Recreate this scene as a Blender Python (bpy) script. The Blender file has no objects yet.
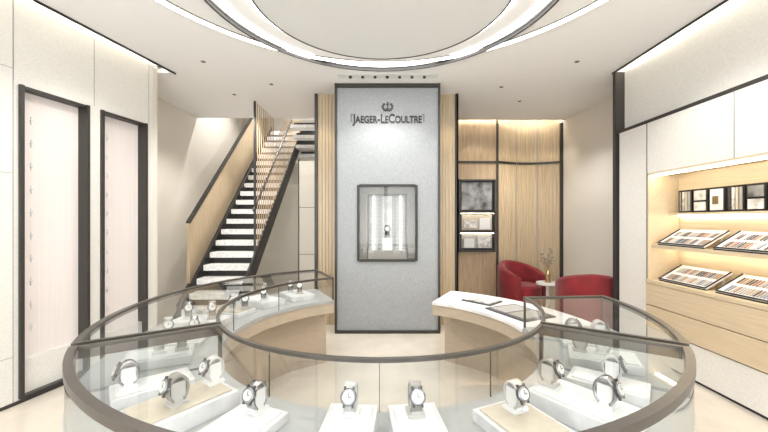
import bpy, math, random
from mathutils import Matrix, Vector
random.seed(4)
S=bpy.context.scene
S.view_settings.view_transform='Standard'
S.view_settings.look='None'
S.view_settings.exposure=0.70
rad=math.radians
# ------------------------------------------------------------ materials
def nt(name):
    m=bpy.data.materials.new(name); m.use_nodes=True
    n=m.node_tree; b=n.nodes['Principled BSDF']
    return m,n,b
def mat(name,col,rough=.5,metal=0,noise=None,bump=0,scale=20,var=.06,stretch=(1,1,1),sheen=0,emit=None,es=0):
    m,n,b=nt(name)
    b.inputs['Base Color'].default_value=(*col,1)
    b.inputs['Roughness'].default_value=rough
    b.inputs['Metallic'].default_value=metal
    if sheen: 
        b.inputs['Sheen Weight'].default_value=sheen
    if emit:
        b.inputs['Emission Color'].default_value=(*emit,1); b.inputs['Emission Strength'].default_value=es
    tc=n.nodes.new('ShaderNodeTexCoord'); mp=n.nodes.new('ShaderNodeMapping')
    mp.inputs['Scale'].default_value=stretch
    n.links.new(tc.outputs['Object'],mp.inputs['Vector'])
    no=n.nodes.new('ShaderNodeTexNoise'); no.inputs['Scale'].default_value=scale; no.inputs['Detail'].default_value=4
    n.links.new(mp.outputs['Vector'],no.inputs['Vector'])
    r=n.nodes.new('ShaderNodeValToRGB')
    r.color_ramp.elements[0].position=.3; r.color_ramp.elements[1].position=.7
    r.color_ramp.elements[0].color=(*[max(0,c*(1-var)) for c in col],1)
    r.color_ramp.elements[1].color=(*[min(1,c*(1+var)) for c in col],1)
    n.links.new(no.outputs['Fac'],r.inputs['Fac']); n.links.new(r.outputs['Color'],b.inputs['Base Color'])
    if bump:
        bp=n.nodes.new('ShaderNodeBump'); bp.inputs['Strength'].default_value=bump; bp.inputs['Distance'].default_value=.002
        n.links.new(no.outputs['Fac'],bp.inputs['Height']); n.links.new(bp.outputs['Normal'],b.inputs['Normal'])
    return m
def emis(name,col,s):
    m=bpy.data.materials.new(name); m.use_nodes=True; n=m.node_tree; n.nodes.clear()
    e=n.nodes.new('ShaderNodeEmission'); e.inputs[0].default_value=(*col,1); e.inputs[1].default_value=s
    o=n.nodes.new('ShaderNodeOutputMaterial'); n.links.new(e.outputs[0],o.inputs[0]); return m
def glassmat(name,tint=(.955,.97,.965),k=.85,base=.05):
    m=bpy.data.materials.new(name); m.use_nodes=True; n=m.node_tree; n.nodes.clear()
    t=n.nodes.new('ShaderNodeBsdfTransparent'); t.inputs[0].default_value=(*tint,1)
    g=n.nodes.new('ShaderNodeBsdfGlossy'); g.inputs['Roughness'].default_value=0.01
    lw=n.nodes.new('ShaderNodeLayerWeight'); lw.inputs[0].default_value=.5
    p=n.nodes.new('ShaderNodeMath'); p.operation='POWER'; p.inputs[1].default_value=4.5
    n.links.new(lw.outputs['Facing'],p.inputs[0])
    a=n.nodes.new('ShaderNodeMath'); a.operation='MULTIPLY_ADD'; a.inputs[1].default_value=k; a.inputs[2].default_value=base
    n.links.new(p.outputs[0],a.inputs[0])
    x=n.nodes.new('ShaderNodeMixShader'); n.links.new(a.outputs[0],x.inputs[0]); n.links.new(t.outputs[0],x.inputs[1]); n.links.new(g.outputs[0],x.inputs[2])
    o=n.nodes.new('ShaderNodeOutputMaterial'); n.links.new(x.outputs[0],o.inputs[0]); return m
PL=mat('plaster_cream',(.76,.72,.65),.75,bump=.25,scale=160,var=.03)
PLW=mat('textured_wall_white',(.72,.70,.655),.7,bump=.4,scale=45,var=.06,stretch=(1,1,2))
CE=mat('ceiling_white',(.88,.88,.875),.85,var=.01)
CED=mat('ceiling_medallion_grey',(.74,.745,.74),.7,var=.01)
FL=mat('floor_stone',(.60,.545,.465),.12,var=.05,scale=6)
LIN=mat('linen_grey',(.315,.33,.34),.65,bump=.6,scale=90,var=.10,stretch=(1,1,.4))
WD=mat('wood_oak',(.45,.33,.21),.45,var=.18,scale=6,stretch=(9,9,.6))
WDH=mat('wood_oak_horizontal',(.60,.485,.33),.45,var=.08,scale=6,stretch=(8,.5,10))
WDL=mat('wood_pale',(.56,.44,.29),.4,var=.12,scale=5,stretch=(9,9,.6))
WDC=mat('wood_counter',(.47,.39,.30),.35,var=.06,scale=5,stretch=(2,2,6))
BR=mat('bronze_dark',(.055,.05,.046),.42,.4,var=.05)
BRF=mat('bronze_black_frame',(.03,.028,.026),.5,.1,var=.05)
BRL=mat('bronze_rim',(.11,.098,.086),.33,.6,var=.05)
BK=mat('black_metal',(.018,.017,.016),.45,.2)
WH=mat('white_lacquer',(.74,.74,.735),.35,var=.02)
DECK=mat('case_deck_grey',(.38,.385,.38),.3,var=.03)
MB_=mat('marble_white',(.66,.655,.65),.3,var=.16,scale=9)
MBT=mat('marble_desk_top',(.74,.735,.73),.3,var=.08,scale=9)
TER=mat('terrazzo_tread',(.76,.75,.73),.5,var=.20,scale=26)
RED=mat('velvet_red',(.19,.004,.008),.8,var=.25,scale=7,sheen=.2)
GOLD=mat('brass',(.50,.36,.20),.35,.8)
SIL=mat('steel',(.40,.40,.41),.25,.9)
DIAL=mat('dial',(.70,.70,.68),.3)
LEA=mat('cushion_grey',(.36,.35,.335),.6)
CUF=mat('cushion_pale',(.50,.49,.47),.6)
BEI=mat('leather_beige',(.52,.46,.37),.6)
STR=mat('strap_taupe',(.30,.28,.25),.5)
DKG=mat('leather_dark',(.06,.06,.065),.5)
GLS=glassmat('clear_glass')
LIT=emis('led_white',(1,.98,.96),7)
COVE=emis('led_cove',(1,.92,.78),38)
LITW=emis('led_warm',(1,.87,.65),15)
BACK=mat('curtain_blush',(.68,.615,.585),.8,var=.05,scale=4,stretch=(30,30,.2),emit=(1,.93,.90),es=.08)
PHOTO=mat('photo_print_grey',(.24,.24,.24),.5,var=.9,scale=5)
PHOTOL=mat('photo_print_light',(.58,.56,.53),.5,var=.5,scale=12)
# ------------------------------------------------------------ mesh builder
class MB:
    def __init__(s,M=None): s.v=[];s.f=[];s.m=[];s.sm=[];s.mats=[];s.M=M or Matrix()
    def mi(s,m):
        if m not in s.mats: s.mats.append(m)
        return s.mats.index(m)
    def add(s,vs,fs,m,smooth=False,M=None):
        b=len(s.v); T=s.M@M if M else s.M
        s.v+=[tuple(T@Vector(v)) for v in vs]
        k=s.mi(m)
        for f in fs: s.f.append([i+b for i in f]); s.m.append(k); s.sm.append(smooth)
    def box(s,x0,x1,y0,y1,z0,z1,m,M=None):
        vs=[(x,y,z) for z in (z0,z1) for x,y in ((x0,y0),(x1,y0),(x1,y1),(x0,y1))]
        s.add(vs,[(3,2,1,0),(4,5,6,7),(0,1,5,4),(1,2,6,5),(2,3,7,6),(3,0,4,7)],m,M=M)
    def prism(s,poly,z0,z1,m,M=None,smooth=False):
        n=len(poly); vs=[(x,y,z0) for x,y in poly]+[(x,y,z1) for x,y in poly]
        fs=[tuple(range(n-1,-1,-1)),tuple(range(n,2*n))]
        s.add(vs,fs,m,M=M); s.add(vs,[(i,(i+1)%n,n+(i+1)%n,n+i) for i in range(n)],m,smooth,M=M)
    def prismx(s,poly,x0,x1,m):  # poly in (y,z)
        n=len(poly); vs=[(x0,y,z) for y,z in poly]+[(x1,y,z) for y,z in poly]
        s.add(vs,[tuple(range(n-1,-1,-1)),tuple(range(n,2*n))]+[(i,(i+1)%n,n+(i+1)%n,n+i) for i in range(n)],m)
    def cyl(s,x,y,z0,z1,r,m,n=20,r2=None,M=None):
        r2=r if r2 is None else r2
        vs=[(x+r*math.cos(2*math.pi*i/n),y+r*math.sin(2*math.pi*i/n),z0) for i in range(n)]+[(x+r2*math.cos(2*math.pi*i/n),y+r2*math.sin(2*math.pi*i/n),z1) for i in range(n)]
        s.add(vs,[tuple(range(n-1,-1,-1)),tuple(range(n,2*n))],m,M=M)
        s.add(vs,[(i,(i+1)%n,n+(i+1)%n,n+i) for i in range(n)],m,True,M=M)
    def arc(s,cx,cy,r0,r1,a0,a1,z0,z1,m,n=None):
        n=n or max(4,int(abs(a1-a0)/2)); full=abs(a1-a0)>=359.9
        vs=[];k=n if full else n+1
        for i in range(k):
            a=rad(a0+(a1-a0)*i/n); c,t=math.cos(a),math.sin(a)
            vs+=[(cx+r0*c,cy+r0*t,z0),(cx+r1*c,cy+r1*t,z0),(cx+r1*c,cy+r1*t,z1),(cx+r0*c,cy+r0*t,z1)]
        fl=[];fr=[]
        for i in range(n):
            p=4*i;q=4*((i+1)%k)
            fl+=[(p,q,q+1,p+1),(p+3,p+2,q+2,q+3)]; fr+=[(p+1,q+1,q+2,p+2),(p,p+3,q+3,q)]
        if not full: fl+=[(0,1,2,3),(4*n+3,4*n+2,4*n+1,4*n)]
        s.add(vs,fl,m)
        s.add(vs,fr,m,True)
    def sheet(s,cx,cy,r,a0,a1,z0,z1,m):
        n=max(4,int(abs(a1-a0)/1.5));vs=[]
        for i in range(n+1):
            a=rad(a0+(a1-a0)*i/n); vs+=[(cx+r*math.cos(a),cy+r*math.sin(a),z0),(cx+r*math.cos(a),cy+r*math.sin(a),z1)]
        s.add(vs,[(2*i,2*i+2,2*i+3,2*i+1) for i in range(n)],m,True)
    def flat(s,cx,cy,r0,r1,a0,a1,z,m):
        n=max(4,int(abs(a1-a0)/2));vs=[]
        for i in range(n+1):
            a=rad(a0+(a1-a0)*i/n); vs+=[(cx+r0*math.cos(a),cy+r0*math.sin(a),z),(cx+r1*math.cos(a),cy+r1*math.sin(a),z)]
        s.add(vs,[(2*i,2*i+1,2*i+3,2*i+2) for i in range(n)],m)
    def tube(s,pts,r,m,n=8,r2=None):
        pts=[Vector(p) for p in pts]; vs=[];N=len(pts)
        for i,p in enumerate(pts):
            d=(pts[min(i+1,N-1)]-pts[max(i-1,0)]).normalized()
            u=d.cross(Vector((0,0,1))) if abs(d.z)<.95 else d.cross(Vector((1,0,0))); u.normalize(); w=d.cross(u)
            rr=r+( (r2-r)*i/(N-1) if r2 is not None else 0)
            vs+=[tuple(p+rr*(math.cos(2*math.pi*j/n)*u+math.sin(2*math.pi*j/n)*w)) for j in range(n)]
        fs=[(i*n+j,i*n+(j+1)%n,(i+1)*n+(j+1)%n,(i+1)*n+j) for i in range(N-1) for j in range(n)]
        s.add(vs,fs,m,True); s.add(vs,[tuple(range(n-1,-1,-1)),tuple(range((N-1)*n,N*n))],m)
    def ball(s,x,y,z,r,m,n=10,sz=1):
        vs=[];fs=[]
        for i in range(n+1):
            t=math.pi*i/n
            for j in range(n): 
                p=2*math.pi*j/n; vs.append((x+r*math.sin(t)*math.cos(p),y+r*math.sin(t)*math.sin(p),z+sz*r*math.cos(t)))
        for i in range(n):
            for j in range(n): fs.append((i*n+j,(i+1)*n+j,(i+1)*n+(j+1)%n,i*n+(j+1)%n))
        s.add(vs,fs,m,True)
    def build(s,name,parent=None,bevel=0,keep=False):
        xs=[v[0] for v in s.v];ys=[v[1] for v in s.v];zs=[v[2] for v in s.v]
        o=Vector(((min(xs)+max(xs))/2,(min(ys)+max(ys))/2,min(zs))) if not keep else Vector((0,0,0))
        me=bpy.data.meshes.new(name); me.from_pydata([tuple(Vector(v)-o) for v in s.v],[],s.f)
        for m in s.mats: me.materials.append(m)
        for i,p in enumerate(me.polygons): p.material_index=s.m[i]; p.use_smooth=s.sm[i]
        me.update()
        ob=bpy.data.objects.new(name,me); S.collection.objects.link(ob); ob.location=o
        if bevel:
            b=ob.modifiers.new('bevel','BEVEL'); b.width=bevel; b.segments=2; b.limit_method='ANGLE'; b.angle_limit=rad(40)
        if parent: ob.parent=parent
        return ob
def empty(name,loc=(0,0,0)):
    e=bpy.data.objects.new(name,None); S.collection.objects.link(e); e.location=loc; e.empty_display_size=.1; return e
def put(ob,parent):
    ob.parent=parent; ob.location=ob.location-parent.location
H=3.53; CX,CY=-.02,2.69
# ------------------------------------------------------------ room shell
b=MB(); b.box(-4.8,3.8,-3,9.1,-.1,0,FL)
b.build('floor')
ud=Vector((.2046,.9789,0)); nrm=Vector((.9789,-.2046,0))
LW=Matrix(((ud.x,-nrm.x,0,-3.18),(ud.y,-nrm.y,0,3.0),(0,0,1,0),(0,0,0,1)))
W=[(0,.58),(.704,1.263)]
b=MB(LW)
segs=[(-6,0),(.58,.704),(1.263,1.36)]
for a,c in segs: b.box(a,c,0,.25,0,3.8,PLW)
for a,c in W:
    b.box(a,c,0,.25,0,.04,PLW); b.box(a,c,0,.25,2.78,3.8,PLW); b.box(a,c,.2,.25,.04,2.78,PLW)
wl=b.build('wall_left')
b=MB(LW)
for u in (-.035,.642,1.30):
    b.box(u-.0025,u+.0025,-.003,.0,2.8,3.5,LEA)
b.box(-.04,-.034,-.003,0,0.02,3.5,LEA)
for z in (2.9,2.0,.42): b.box(-1.5,-.04,-.003,0,z,z+.005,LEA)
b.box(-6,1.36,-.006,0,0,.03,BR)
b.build('trim_1')
for i,(a,c) in enumerate(W):
    b=MB(LW)
    b.box(a,a+.028,-.03,.12,.04,2.78,BR); b.box(c-.028,c,-.03,.12,.04,2.78,BR)
    b.box(a+.028,c-.028,-.01,.12,2.755,2.78,BR); b.box(a+.028,c-.028,-.03,.12,.04,.06,BR)
    b.box(a+.028,c-.028,.09,.12,.36,2.755,BACK)
    b.box(a+.028,c-.028,.03,.12,.06,.36,PLW)
    for k in range(10):
        z=.62+k*.21
        M=Matrix.Translation((a+.15,.084,z))@Matrix.Rotation(rad(90),4,'X')
        b.cyl(0,0,-.006,.006,.012,WH,14,M=M); b.cyl(0,0,.006,.007,.006,CUF,10,M=M)
        b.box(a+.145,a+.155,.080,.09,z-.035,z-.012,WH); b.box(a+.145,a+.155,.080,.09,z+.012,z+.035,WH)
    b.build('display_window' if i==0 else 'display_window.001')
b=MB(); b.box(-3.75,-2.905,4.335,4.42,0,3.8,PL); b.build('wall_left_return')
b=MB(); b.box(-3.75,-3.54,4.425,9,0,5.2,PL); b.build('wall_left_rear')
b=MB(); b.box(-3.75,3.8,9,9.15,0,5.2,PL); b.build('wall_back')
Y0,Y1=1.2,4.0
b=MB()
b.box(3.14,3.7,-2.8,4.5,2.76,3.8,PLW)
b.box(3.05,3.7,Y1,4.47,0.03,2.72,PLW)
b.box(3.05,3.7,-2.8,Y0,0.03,2.72,PLW)
b.box(3.05,3.7,Y0,Y1,0.03,.37,PLW)
b.box(3.05,3.7,Y0,Y1,2.14,2.72,PLW)
b.box(3.42,3.7,Y0,Y1,.37,2.14,PLW)
b.box(3.15,3.7,-2.8,4.5,2.72,2.76,BR)
b.box(3.07,3.7,-2.8,4.5,0,.03,BK)
b.build('wall_right')
b=MB(); b.box(3.5,3.7,4.56,6.85,0,3.8,PL); b.build('wall_right_rear')
b=MB(); b.box(3.02,3.7,4.5,4.555,0,3.53,BR); b.box(3.045,3.14,-2.8,4.5,2.722,2.758,BR); b.build('trim_2')  # thin strip: shade of the wall's shadow gap put into dark colour
b=MB(); b.box(3.045,3.05,Y1-.003,Y1+.003,.03,2.72,BR); b.box(3.045,3.05,3.0,3.006,2.14,2.72,LEA); b.build('trim_3')
sx=lambda y:-3.18+.209*(y-3)+.13
b=MB()
b.prism([(sx(-3),-3),(2.99,-3),(2.99,4.53),(sx(4.53),4.53)],H,H+.06,CE)
b.box(-3.75,3.7,4.53,6.53,H,H+.06,CE)
b.box(-.9,3.7,6.53,6.62,H,H+.06,CE)
b.box(-.9,1.05,6.62,9,H,H+.06,CE)
b.box(-4.9,3.8,-3,4.53,3.8,3.9,CE)
b.box(-.9,3.8,4.53,9,3.8,3.9,CE); b.box(-3.8,-.9,4.53,6.5,3.8,3.9,CE)
b.box(-3.8,-.8,6.43,9.1,5.2,5.3,CE)
b.box(-.9,-.8,6.53,9,H+.06,5.2,CE); b.box(-3.54,-.9,6.43,6.53,H+.06,5.2,CE)
b.build('ceiling')
b=MB()
L=MB()
e=[(sx(-3),-3),(sx(4.53),4.53)]
b.prism([(e[0][0]-.012,-3),(e[0][0],-3),(e[1][0],4.53),(e[1][0]-.012,4.53)],H-.022,H+.06,BK)
b.box(2.99,3.002,-3,4.53,H-.022,H+.06,BK)
b.box(1.13,3.5,6.62,6.63,H-.006,H+.06,BR)
b.build('trim_4')
L.prism([(e[0][0]+.01,-2.9),(e[0][0]+.04,-2.9),(e[1][0]+.04,4.4),(e[1][0]+.01,4.4)],H+.065,H+.085,COVE)
L.box(2.94,2.97,-2.8,4.4,H+.065,H+.085,COVE)
L.box(1.2,3.4,6.56,6.60,H+.065,H+.085,COVE)
L.build('cove_light_strip')
b=MB()
for x in (-4.8,-2.4,0,2.4,3.6): b.box(x,x+.12,-3,-2.85,0,3.0,BR)
b.box(-4.8,3.8,-3,-2.85,3.0,3.9,PL); b.box(-4.8,3.8,-3,-2.85,0,.15,BR)
b.build('wall_front')  # unseen shopfront, openings added to let sky light fill the room
# ------------------------------------------------------------ ceiling rings
b=MB()
b.arc(-.02,2.07,2.12,2.19,0,360,H-.012,H-.001,LIT,128)
b.arc(-.02,2.07,2.19,2.199,0,360,H-.014,H-.001,STR,128)  # grey edge line painted in for the ring's recess shadow
b.arc(-.02,2.07,2.111,2.12,0,360,H-.014,H-.001,STR,128)  # same painted recess shadow on the inner edge
b.arc(-.02,2.85,1.51,1.53,0,360,H-.045,H-.001,BRF,128)
b.arc(-.02,2.85,1.42,1.47,0,360,H-.012,H-.0005,LIT,128)
b.arc(-.02,2.92,1.10,1.115,0,360,H-.055,H-.03,BR,128)
b.cyl(-.02,2.92,H-.05,H-.03,1.10,CED,96)
b.arc(-.02,2.92,1.12,1.17,0,360,H-.015,H-.0015,LIT,128)
b.build('ceiling_ring_light',keep=False)
b=MB()
for x,y in [(-2.3,5.3),(-1.6,4.9),(-2.2,4.2),(1.7,5.0),(2.2,5.6),(2.35,4.2)]:
    b.arc(x,y,.020,.030,0,360,H-.006,H-.001,LEA,16); b.cyl(x,y,H-.005,H-.001,.02,BK,16)
for i in range(7):
    x=-.45+i*.165
    b.cyl(x,4.62,H-.03,H-.001,.02,BR,12)
b.box(-.62,.72,4.56,4.68,H-.008,H-.0005,WH)
b.build('recessed_downlights')
# ------------------------------------------------------------ core and tower
b=MB()
b.box(-1.03,1.11,5.3,6.8,0,H-.001,WDL)
for x in (-1.06,1.09): b.box(x,x+.045,5.26,5.3,0,H-.001,BR)
b.box(1.11,1.135,5.26,6.8,0,H-.001,BR); b.box(-1.06,-1.03,5.3,6.8,0,H-.001,WD)
for x in [-.98+.05*i for i in range(7)]+[.80+.05*i for i in range(6)]:
    b.box(x,x+.03,5.285,5.3,.0,H-.001,WDL)
b.build('wall_core')
TX0,TX1,TY=-.665,.765,4.885
n0,n1,nz0,nz1=-.37,.465,1.02,2.095
b=MB()
b.box(TX0,n0,TY,5.28,.04,H-.002,LIN); b.box(n1,TX1,TY,5.28,.04,H-.002,LIN)
b.box(n0,n1,TY,5.28,.04,nz0,LIN); b.box(n0,n1,TY,5.28,nz1,H-.002,LIN); b.box(n0,n1,5.24,5.28,nz0,nz1,LEA)
b.box(TX0-.03,TX0,TY-.03,5.28,0,H-.002,BR); b.box(TX1,TX1+.03,TY-.03,5.28,0,H-.002,BR)
b.box(TX0,TX1,TY-.03,5.28,0,.04,BR); b.box(TX0,TX1,TY-.02,TY,H-.06,H-.002,BR)
f=.022
b.box(n0-.01,n0+f,TY-.02,TY+.05,nz0,nz1,BRF); b.box(n1-f,n1+.01,TY-.02,TY+.05,nz0,nz1,BRF)
b.box(n0+f,n1-f,TY-.02,TY+.05,nz0-.01,nz0+f,BRF); b.box(n0+f,n1-f,TY-.02,TY+.05,nz1-f,nz1+.01,BRF)
b.box(n0,n0+f,TY+.05,TY+.3,nz0,nz1,STR); b.box(n1-f,n1,TY+.05,TY+.3,nz0,nz1,STR)
b.box(n0+f,n1-f,TY+.05,TY+.3,nz0,nz0+f,STR); b.box(n0+f,n1-f,TY+.05,TY+.3,nz1-f,nz1,STR)
xc=(n0+n1)/2
b.box(n0+f,n1-f,5.20,5.235,nz0+f,nz1-f,LEA)
b.box(n0+f,n0+f+.10,5.05,5.2,nz0+f,nz1-f,STR); b.box(n1-f-.10,n1-f,5.05,5.2,nz0+f,nz1-f,STR)
b.box(n0+f+.1,n1-f-.1,5.05,5.2,nz1-f-.09,nz1-f,STR)
b.box(xc-.27,xc+.27,5.17,5.20,nz0+.12,nz1-.14,DECK)
for i in range(9):
    for j in range(14):
        x=xc-.24+i*.06; z=nz0+.15+j*.06
        if abs(x-xc)<.07: continue
        b.box(x-.019,x+.019,5.165,5.171,z-.019,z+.019,STR)
b.box(xc-.07,xc+.07,5.15,5.172,nz0+.12,nz1-.14,MB_)
for x in (xc-.20,xc+.20): b.box(x-.006,x+.006,5.14,5.15,nz0+.12,nz1-.14,LIT)
b.box(xc-.28,xc+.28,4.98,5.14,nz0+f,nz0+.14,STR)
b.box(xc-.07,xc+.07,4.98,5.10,nz0+.14,nz0+.32,WH)
b.add([(n0+f,TY+.01,nz0+f),(n1-f,TY+.01,nz0+f),(n1-f,TY+.01,nz1-f),(n0+f,TY+.01,nz1-f)],[(0,1,2,3)],GLS)
b.build('display_tower')
sg=empty('wall_sign',(.05,TY-.01,3.07))
def text(body,w,loc,name,caps=True):
    c=bpy.data.curves.new(name,'FONT'); c.body=body; c.extrude=.006; c.align_x='CENTER'; c.offset=.003; c.size=.19
    c.small_caps_scale=.78
    for i,fm in enumerate(c.body_format): fm.use_small_caps = True
    o=bpy.data.objects.new(name,c); S.collection.objects.link(o); o.rotation_euler=(rad(90),0,0); o.location=loc
    bpy.context.view_layer.update(); k=w/o.dimensions.x; o.scale=(k,k*1.35,1)
    c.materials.append(BRF); o.parent=sg; o.location=Vector(loc)-sg.location; return o
text('Jaeger-LeCoultre',.98,(.05,TY-.008,2.975),'lettering')
b=MB(); cx,cz=.05,3.20
for sgn in (-1,1):
    b.tube([(cx+sgn*.062*math.sin(rad(t)),TY-.012,cz-.052*math.cos(rad(t))) for t in range(0,150,12)],.006,BRF,6)
    for k in range(6):
        t=rad(20+k*22); b.ball(cx+sgn*.078*math.sin(t),TY-.012,cz-.066*math.cos(t),.008,BRF,6)
b.tube([(cx,TY-.012,cz-.052),(cx,TY-.012,cz+.05)],.006,BRF,6)
b.tube([(cx-.03,TY-.012,cz-.02),(cx,TY-.012,cz-.035),(cx+.03,TY-.012,cz-.02)],.005,BRF,6)
b.tube([(cx-.025,TY-.012,cz+.028),(cx+.025,TY-.012,cz+.028)],.005,BRF,6); b.ball(cx,TY-.012,cz+.055,.012,BRF,8)
for sgn in (-1,1):
    x=.05+sgn*.515
    b.box(x-.003,x+.003,TY-.010,TY-.002,2.985,3.095,BRF)
    b.box(min(x,x-sgn*.03),max(x,x-sgn*.03),TY-.010,TY-.002,3.09,3.095,BRF)
o=b.build('crest'); put(o,sg)
def watch_mesh(b,M,strap=BEI,stand=LEA):
    n=22; w=.020
    vs=[];
    for i in range(n+1):
        a=rad(-62+304*i/n)
        for r,x in ((.033,-w),(.041,-w*.9),(.041,w*.9),(.033,w)):
            vs.append((x,r*math.cos(a)*.9,.056+r*math.sin(a)*1.2))
    fs=[]
    for i in range(n):
        p=4*i;q=p+4
        for k in range(4): fs.append((p+k,p+(k+1)%4,q+(k+1)%4,q+k))
    fs+=[(0,3,2,1),(4*n,4*n+1,4*n+2,4*n+3)]
    b.add(vs,fs,strap,True,M=M)
    b.prism([(-.016,-.024),(.016,-.024),(.016,.024),(-.016,.024)],0,.080,stand,M=M)
    b.prism([(-.028,-.028),(.028,-.028),(.028,.032),(-.028,.032)],0,.010,stand,M=M)
    C=M@Matrix.Translation((0,-.034,.072))@Matrix.Rotation(rad(68),4,'X')
    b.cyl(0,0,-.002,.009,.026,DKG,24,M=C); b.cyl(0,0,.009,.012,.024,SIL,24,M=C,r2=.020); b.cyl(0,0,.012,.0128,.018,DIAL,24,M=C)
    b.box(-.001,.001,0,.013,.0128,.0138,BK,M=C); b.box(0,.010,-.001,.001,.0128,.0138,BK,M=C)
    b.box(.023,.028,-.003,.003,.001,.007,SIL,M=C)
    for sg_ in (-1,1):
        for sx_ in (-1,1): b.box(sx_*.014-.003,sx_*.014+.003,min(sg_*.020,sg_*.031),max(sg_*.020,sg_*.031),-.001,.007,DKG,M=C)
b=MB(); watch_mesh(b,Matrix.Translation((xc,5.04,nz0+.325))@Matrix.Scale(1.7,4),strap=DKG); b.build('wristwatch_on_pedestal')
# ------------------------------------------------------------ display cases
RI,RO=1.14,1.82
def radial(b,a,r0,r1,hw,z0,z1,m,off=0):
    M=Matrix.Translation((CX,CY,0))@Matrix.Rotation(rad(a),4,'Z')
    b.box(r0,r1,off-hw,off+hw,z0,z1,m,M=M)
def case(a0,a1,name,b0=.925,b1=.925):
    b=MB()
    b.arc(CX,CY,RO-.034,RO,a0,a1,.950,.985,BRL); b.arc(CX,CY,RI,RI+.020,a0,a1,.965,.985,BRL)
    for a,o,bz in ((a0,.012,b0),(a1,-.012,b1)):
        radial(b,a,RI,RO,.012,bz,.9852,BRL,off=o)
        radial(b,a,RI+.002,RI+.016,.007,.74,bz,BRL,off=o*.6); radial(b,a,RO-.018,RO-.004,.007,.74,bz,BRL,off=o*.6)
        M=Matrix.Translation((CX,CY,0))@Matrix.Rotation(rad(a),4,'Z')
        b.add([(RI+.018,o*.6,.741),(RO-.02,o*.6,.741),(RO-.02,o*.6,bz),(RI+.018,o*.6,bz)],[(0,1,2,3)],GLS,M=M)
    b.flat(CX,CY,RI+.020,RO-.034,a0,a1,.977,GLS)
    b.sheet(CX,CY,RO-.006,a0,a1,.741,.955,GLS); b.sheet(CX,CY,RI+.006,a0,a1,.741,.965,GLS)
    b.arc(CX,CY,RI,RO,a0,a1,.705,.74,DECK)
    b.arc(CX,CY,RI+.01,RO-.01,a0,a1,.60,.704,WDC)
    b.arc(CX,CY,RI+.2,RO-.12,a0+1,a1-1,.0,.599,WDC)
    nseg=int((a1-a0)/28)
    for k in range(1,nseg):
        a=a0+(a1-a0)*k/nseg
        radial(b,a,RI+.003,RI+.009,.0015,.74,.965,BRL)
    return b.build(name)
case(214,326,'curved_display_case')
case(117,212.5,'curved_display_case.001',b0=.965,b1=.96)
case(327.5,364,'curved_display_case.002',b0=.96,b1=.965)
b=MB()
b.arc(CX,CY,RI,RO,5,62,.69,.72,MBT); b.arc(CX,CY,RI+.015,RO-.015,5,62,.58,.69,WDC); b.arc(CX,CY,RI+.28,RO-.06,7,60,0,.58,WDC)
b.build('curved_consultation_desk')
def polar(r,a,z): return (CX+r*math.cos(rad(a)),CY+r*math.sin(rad(a)),z)
M=Matrix.Translation(polar(1.42,24,.7205))@Matrix.Rotation(rad(114-180),4,'Z')
b=MB(M); b.box(-.25,.25,-.19,.19,0,.012,DKG); b.box(-.21,-.01,-.15,.15,.012,.018,LEA); b.box(.01,.21,-.15,.15,.012,.016,STR)
b.build('desk_presentation_pad')
M=Matrix.Translation(polar(1.50,44,.7205))@Matrix.Rotation(rad(134),4,'Z')
b=MB(M); b.box(-.17,.17,-.13,.13,0,.012,DKG); b.box(-.15,.15,-.11,.11,.012,.02,PHOTOL); b.build('brochure')
def tray(loc,a,w=.23,d=.25,h=.075,pad=True,name='display_tray'):
    M=Matrix.Translation(loc)@Matrix.Rotation(rad(a),4,'Z')
    b=MB(M); b.box(-w/2,w/2,-d/2,d/2,0,h,MB_)
    if pad: b.box(-w/2+.02,w/2-.02,-d/2+.02,d/2-.02,h,h+.008,BEI if pad==2 else WH)
    return b.build(name,bevel=.003)
bw=MB(); watch_mesh(bw,Matrix.Scale(1.2,4),strap=CUF,stand=WH); W0=bw.build('wristwatch',keep=True)
bw=MB(); watch_mesh(bw,Matrix.Scale(1.2,4),strap=STR,stand=CUF); W1=bw.build('wristwatch',keep=True)
bw=MB(); watch_mesh(bw,Matrix.Scale(1.2,4),strap=SIL,stand=WH); W2=bw.build('wristwatch',keep=True)
me0=[W0.data,W1.data,W2.data]
for q in (W0,W1,W2): bpy.data.objects.remove(q)
def watch(loc,rz,i=0,sc=1):
    d=bpy.data.objects.new('wristwatch',me0[i%len(me0)]); S.collection.objects.link(d); d.location=loc; d.rotation_euler=(0,0,rad(rz)); d.scale=(sc,)*3
zt=.7405
# angle, radius, tray w,d,h, pad, watches as (dx,dy)
spec=[
 (-94.8,1.36,.20,.24,.085,1,[(0,.03)]),(-83.8,1.36,.20,.24,.085,1,[(0,.03)]),
 (-113,1.42,.24,.30,.04,1,[(.0,.09)]),(-126,1.47,.24,.40,.075,2,[(-.03,.16),(.03,-.03)]),(-139.5,1.49,.19,.34,.05,1,[(0,-.10)]),
 (-66,1.42,.26,.30,.05,2,[(.02,.06)]),(-53,1.48,.24,.40,.075,1,[(0,.15),(0,-.09)]),(-39.5,1.49,.19,.34,.05,1,[(0,-.02)]),
 (-104,1.64,.14,.18,.03,1,[(0,0)]),(-74,1.64,.14,.18,.03,1,[(0,0)]),
 (204,1.47,.22,.36,.05,1,[(0,0),(0,.12)]),(190,1.47,.26,.40,.03,1,[(0,.12),(0,-.05)]),(176,1.47,.24,.40,.06,1,[(0,.1),(.03,-.08)]),
 (161,1.47,.24,.38,.04,2,[(.03,.05),(-.05,.12)]),(146,1.47,.26,.38,.06,1,[(.06,.1),(-.05,-.03)]),(130,1.47,.26,.36,.05,1,[(0,.07),(.05,-.06)]),
 (-25,1.47,.24,.36,.05,1,[(0,.0),(0,.12)]),(-11,1.47,.24,.38,.03,1,[(0,.1),(0,-.07)]),
]
k=0
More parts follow.
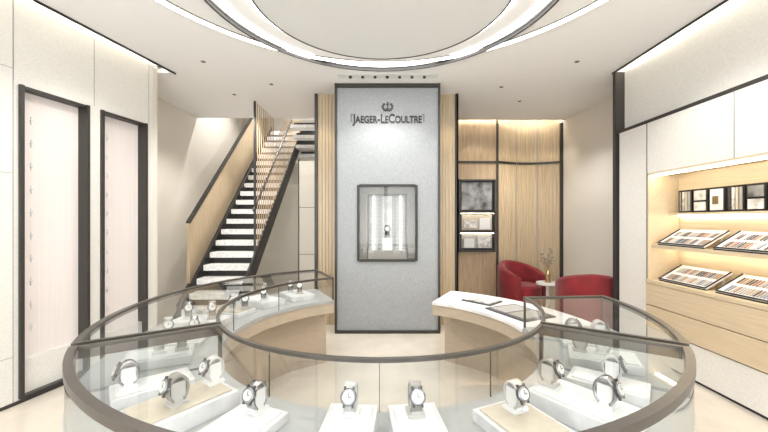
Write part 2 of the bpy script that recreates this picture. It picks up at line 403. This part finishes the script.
for a,r,w,d,h,p,ws in spec:
    L0=polar(r,a,zt); rot=a+90
    tray(L0,rot,w,d,h,p)
    for dx,dy in ws:
        c,s=math.cos(rad(rot)),math.sin(rad(rot))
        x=L0[0]+c*dx-s*dy; y=L0[1]+s*dx+c*dy
        face=rot if -180<a<0 else math.degrees(math.atan2(-y,-x))+90
        watch((x,y,zt+h+.0085),face,k,1.0 if a<0 else 1.1); k+=1
# ------------------------------------------------------------ stairs
st=empty('staircase',(-2.5,6.4,0))
b=MB()
X0,X1=-2.80,-2.08; R_,T_=.18,.195; ys=4.6; N=21
for i in range(N):
    y=ys+i*T_; z=(i+1)*R_
    b.box(X0,X1,y-.03,y+T_+.02,z-.085,z,TER)
b.box(X0,-1.2,ys+N*T_,8.95,N*R_-.075,N*R_,TER)
put(b.build('treads'),st)
b=MB()
for i in range(N):
    y=ys+i*T_; z=(i+1)*R_
    b.box(X0+.02,X1-.02,y+.05,y+.065,z-R_,z-.085,BK)
def sl(y): return (y-ys)/T_*R_
for x0,x1 in ((X1,X1+.03),(X0-.05,X0-.01)):
    b.prismx([(ys-.05,0),(ys+.12,0),(8.7,sl(8.7)-.22),(8.7,sl(8.7)+.16),(ys-.05,.2)],x0,x1,BK)
b.box(X1+.03,-1.2,8.5,8.56,3.5,3.85,BK)
put(b.build('stringers'),st)
b=MB()
b.prismx([(5.28,sl(5.28)+.0),(8.7,sl(8.7)+.0),(8.7,sl(8.7)+.95),(5.28,sl(5.28)+.92)],-3.02,-2.97,WDL)
b.prismx([(5.28,sl(5.28)+.92),(8.7,sl(8.7)+.95),(8.7,sl(8.7)+.98),(5.28,sl(5.28)+.95)],-3.03,-2.96,BR)
b.prismx([(5.0,0),(8.7,sl(8.7)-.3),(8.7,sl(8.7)),(5.28,sl(5.28)),(5.0,sl(5.0))],-3.01,-2.98,BR)
put(b.build('balustrade_panel'),st)
b=MB()
y=5.55; 
while y<8.65:
    top=3.5 if y<6.5 else min(4.9,sl(y)+1.3)
    b.box(X1+.008,X1+.022,y-.006,y+.006,sl(y)+.1,top,WD); y+=.09
b.prismx([(5.45,sl(5.45)+.95),(8.55,sl(8.55)+.95),(8.55,sl(8.55)+.98),(5.45,sl(5.45)+.98)],X1,X1+.03,BR)
b.box(X1,X1+.03,5.5,5.53,sl(5.5)+.1,3.5,BR)
put(b.build('rod_screen'),st)
b=MB()
for i in range(6):
    y=8.35-i*.22; z=3.15+i*.17
    b.box(-2.02,-1.25,y-.25,y,z-.07,z,TER); b.box(-2.0,-1.25,y-.03,y-.02,z,z+.10,BK)
b.prismx([(8.4,2.95),(8.4,3.2),(7.0,4.28),(7.0,4.03)],-1.25,-1.22,BK)
put(b.build('upper_flight'),st)
b=MB(); b.box(-1.72,-1.07,7.0,7.1,0,2.8,PL)
for z in (.9,1.85): b.box(-1.72,-1.07,6.994,7.0,z,z+.008,BR)
b.box(-1.74,-1.72,6.99,7.1,0,2.82,BR)
b.build('wall_partition')
# ------------------------------------------------------------ wood back wall right (right bay is a shallow concave curve)
cur=lambda x:6.80+.20*math.sin(math.pi*(x-2.25)/(3.5-2.25))
b=MB()
b.box(1.14,2.21,6.8,7.1,0,3.8,WD)
N_=24; P=[(2.25+1.25*i/N_,cur(2.25+1.25*i/N_)) for i in range(N_+1)]
b.prism(P+[(3.5,7.15),(2.25,7.15)],0,3.8,WDL)
x=2.28
while x<3.44:
    y=cur(x+.02)
    b.cyl(x+.02,y,0,2.70,.022,WDL,10); b.cyl(x+.02,y,2.78,3.8,.022,WDL,10); x+=.055
b.prism([(p[0],p[1]-.03) for p in P]+[(p[0],p[1]) for p in P[::-1]],2.72,2.76,BR)
b.box(2.21,2.25,6.77,7.1,0,3.5,BR)
for x in (2.66,3.08): b.box(x,x+.012,cur(x)-.03,cur(x)-.015,0,3.5,LEA)
b.box(1.14,2.21,6.775,6.8,2.72,2.76,BR)
b.box(3.46,3.498,6.73,6.8,0,3.5,BR)
b.build('wall_back_wood')
b=MB()
X0_,X1_=1.46,2.17
b.box(X0_,X1_,6.76,6.80,.98,2.39,BK)
for z0,z1,m in ((1.80,2.34,PHOTO),(1.40,1.70,BEI),(1.05,1.33,LEA)):
    b.box(X0_+.06,X1_-.06,6.752,6.76,z0,z1,m)
b.box(X0_,X1_,6.70,6.76,1.73,1.76,BR); b.box(X0_,X1_,6.70,6.76,1.35,1.375,BR)
b.box(X0_,X1_,6.70,6.76,.98,1.01,BR); b.box(X0_,X1_,6.70,6.76,2.36,2.39,BR)
b.box(X0_,X0_+.025,6.70,6.76,.98,2.39,BR); b.box(X1_-.025,X1_,6.70,6.76,.98,2.39,BR)
b.box(X0_+.1,X0_+.35,6.72,6.752,1.44,1.60,PHOTOL); b.box(X0_+.4,X1_-.1,6.72,6.752,1.42,1.64,WH)
b.box(X0_+.1,X0_+.3,6.72,6.752,1.06,1.24,WH); b.box(X0_+.36,X1_-.1,6.72,6.752,1.06,1.28,PHOTOL)
b.box(X0_+.03,X1_-.03,6.72,6.73,1.345,1.35,LITW); b.box(X0_+.03,X1_-.03,6.72,6.73,1.725,1.73,LITW)
b.build('wall_display_cabinet')
# ------------------------------------------------------------ right wall strap library
b=MB()
b.box(3.40,3.42,Y0,Y1,.92,2.14,WDH); b.box(3.05,3.42,Y1-.02,Y1,.92,2.14,WDH); b.box(3.05,3.42,Y0,Y0+.02,.92,2.14,WDH)
b.box(3.05,3.42,Y0,Y1,2.12,2.14,WDH)
b.box(3.08,3.40,Y0+.02,Y1-.02,1.28,1.32,WDH)
b.box(3.28,3.40,Y0+.02,Y1-.02,1.655,1.68,WDH)
b.box(3.03,3.42,Y0,Y1,.88,.92,WDH); b.box(3.06,3.42,Y0,Y1,.38,.88,WDH)
for z0,z1 in ((.385,.625),(.635,.875)):
    y=Y1
    while y>Y0+.1:
        b.box(3.035,3.06,max(y-1.396,Y0),y-.004,z0,z1,WDH); y-=1.4
b.box(3.10,3.13,Y0+.05,Y1-.05,2.10,2.12,LITW); b.box(3.30,3.32,Y0+.05,Y1-.05,1.27,1.28,LITW)
b.box(3.36,3.38,Y0+.05,Y1-.05,1.645,1.655,LITW)
b.build('built_in_shelf_unit')
b=MB()
y=3.9
i=0
while y>1.5:
    w=.17
    b.box(3.33,3.36,y-w,y,1.681,1.93,BK)
    m=[PHOTO,PHOTOL,WH,PHOTO][i%4]
    if i%3==0:
        for q in range(4): b.box(3.322,3.33,y-.15+q*.035,y-.128+q*.035,1.70,1.91,[LEA,BEI,PHOTOL,SIL][q])
    elif i%3==1:
        b.box(3.322,3.33,y-w+.02,y-.02,1.81,1.91,m); b.box(3.322,3.33,y-w+.02,y-.02,1.70,1.79,PHOTOL)
    else: b.box(3.322,3.33,y-w+.02,y-.02,1.70,1.91,m)
    if i%3==2:
        b.box(3.315,3.322,y-.11,y-.05,1.76,1.84,GOLD)
    y-=w+.012; i+=1
b.build('framed_sample_boards')
cols=[(.12,.08,.06),(.34,.22,.15),(.45,.36,.27),(.09,.09,.10),(.24,.25,.30),(.50,.48,.45),(.33,.18,.15),(.30,.30,.30),(.45,.42,.38)]
SM=[mat('strap_%d'%i,c,.6) for i,c in enumerate(cols)]
def strap_tray(yc,z,L=.56):
    M=Matrix.Translation((3.225,yc,z+.088))@Matrix.Rotation(rad(-31),4,'Y')
    b=MB(M); b.box(-.15,.15,-L/2,L/2,-.008,.008,WH)
    for e in (-L/2,L/2-.006): b.box(-.15,.15,e,e+.006,.008,.020,BK)
    b.box(-.15,-.144,-L/2,L/2,.008,.022,BK)
    for r in range(2):
        n=int((L-.05)/.027)
        for i in range(n):
            y=-L/2+.03+i*.027
            if random.random()<.06: continue
            b.box(-.120+r*.13,-.030+r*.13,y,y+.012,.008,.016,random.choice(SM))
    b.M=Matrix()
    for e in (-L/2+.05,L/2-.07): b.box(3.31,3.325,yc+e,yc+e+.02,z,z+.12,WH)
    b.box(3.092,3.108,yc-L/2,yc+L/2,z,z+.012,BK)
    return b.build('watch_strap_tray')
for yc in (3.62,2.96,2.30,1.64): strap_tray(yc,1.3205)
for yc in (3.60,2.94,2.28,1.62): strap_tray(yc,.9205)
# ------------------------------------------------------------ armchairs, table
def tub_chair(loc,rz):
    b=MB()
    n=28; vs=[]; P=9
    for i in range(n+1):
        t=-128+256*i/n; a=rad(t+90)
        q=abs(t)/128; h=.80-.20*(q**1.6)
        ri,ro=.275,.385
        if q>.93: ro-=.02; ri+=.02; h-=.02
        prof=[(ro-.02,.07),(ro,.12),(ro+.005,.4),(ro,h-.05),(ro-.02,h-.012),((ro+ri)/2,h),(ri+.015,h-.012),(ri,h-.05),(ri,.22)]
        for r,z in prof: vs.append((r*math.cos(a),r*math.sin(a),z))
    fs=[(i*P+j,(i+1)*P+j,(i+1)*P+(j+1)%P,i*P+(j+1)%P) for i in range(n) for j in range(P)]
    fs+=[tuple(range(P)),tuple(range(n*P+P-1,n*P-1,-1))]
    b.add(vs,fs,RED,True)
    b.cyl(0,-.01,.07,.30,.29,RED,32)
    b.cyl(0,-.03,.30,.42,.272,RED,32); b.cyl(0,-.03,.42,.45,.272,RED,32,r2=.235)
    b.cyl(0,0,0,.07,.30,BK,32)
    o=b.build('red_tub_armchair',keep=True); o.location=loc; o.rotation_euler=(0,0,rad(rz)); o.scale=(1.06,1.06,1.08)
    return o
tub_chair((2.42,6.05,0),28)
tub_chair((2.95,5.03,0),165)
b=MB(); tx,ty=2.68,5.64
b.cyl(tx,ty,0,.02,.13,WH,28); b.cyl(tx,ty,.02,.55,.03,WH,20); b.cyl(tx,ty,.55,.58,.18,WH,32); b.build('side_table')
b=MB(); b.cyl(tx,ty,.581,.60,.05,GOLD,20); b.cyl(tx,ty,.60,.72,.035,GOLD,20,r2=.045); b.cyl(tx,ty,.72,.78,.045,GOLD,20,r2=.02)
for i in range(14):
    a=i*.7; l=.16+.20*random.random()
    pts=[(tx+math.cos(a)*.10*t*t,ty+math.sin(a)*.10*t*t,.77+l*t) for t in (0,.3,.6,1)]
    b.tube(pts,.007,GOLD,6,r2=.004)
    for t in (.5,.75,1): 
        b.ball(tx+math.cos(a)*.10*t*t+random.uniform(-.015,.015),ty+math.sin(a)*.10*t*t,.77+l*t,.020,[GOLD,STR,BEI][i%3],7)
b.build('vase_with_dried_branches')
# ------------------------------------------------------------ lights
def spot(loc,tgt,p,ang=70,col=(1,.98,.95),r=.03,bl=.6):
    l=bpy.data.lights.new('spot','SPOT'); l.energy=p; l.spot_size=rad(ang); l.spot_blend=bl; l.color=col; l.shadow_soft_size=r
    o=bpy.data.objects.new('ceiling_and_fill_spot',l); S.collection.objects.link(o); o.location=loc
    o.rotation_euler=(Vector(tgt)-Vector(loc)).to_track_quat('-Z','Y').to_euler()
for x,y,p in [(-1.5,2.2,30),(1.5,2.2,30),(0,1.0,26),(-1.3,3.8,30),(1.3,3.8,30),(2.3,5.6,60),(-2.3,5.3,70),(-2.2,3.2,36),(2.3,3.0,36),(0,4.3,26),(-1.5,-.8,60),(1.5,-.8,60)]:
    spot((x,y,H-.12),(x,y,0),p,130)
for x in (-.3,.05,.4): spot((x,4.3,H-.06),(x,TY,1.4),11,70)
for x in (-.98,1.0): spot((x*.95,4.85,H-.05),(x*.95,5.3,2.0),10,60,(1,.87,.66))
for x in (1.8,2.5,3.1): spot((x,6.1,H-.05),(x,6.85,2.0),15,75,(1,.90,.72))  # added fill spots, brighten the wood wall below its cove
spot((-2.5,7.2,5.0),(-2.5,7.2,0),130,120); spot((-1.6,7.8,5.0),(-1.6,7.8,0),60,120)  # unseen spots added to light the stairwell
spot((-1.6,5.9,H-.05),(-1.6,7,1),30,90)
w=bpy.data.worlds.new('World'); S.world=w; w.use_nodes=True
w.node_tree.nodes['Background'].inputs[0].default_value=(.94,.975,1,1); w.node_tree.nodes['Background'].inputs[1].default_value=3.3
# ------------------------------------------------------------ camera
c=bpy.data.cameras.new('camera'); c.sensor_width=36; c.lens=36*345/768; c.shift_y=4/768; c.clip_start=.05
o=bpy.data.objects.new('camera',c); S.collection.objects.link(o); o.location=(0,0,1.6); o.rotation_euler=(rad(90),0,0); S.camera=o
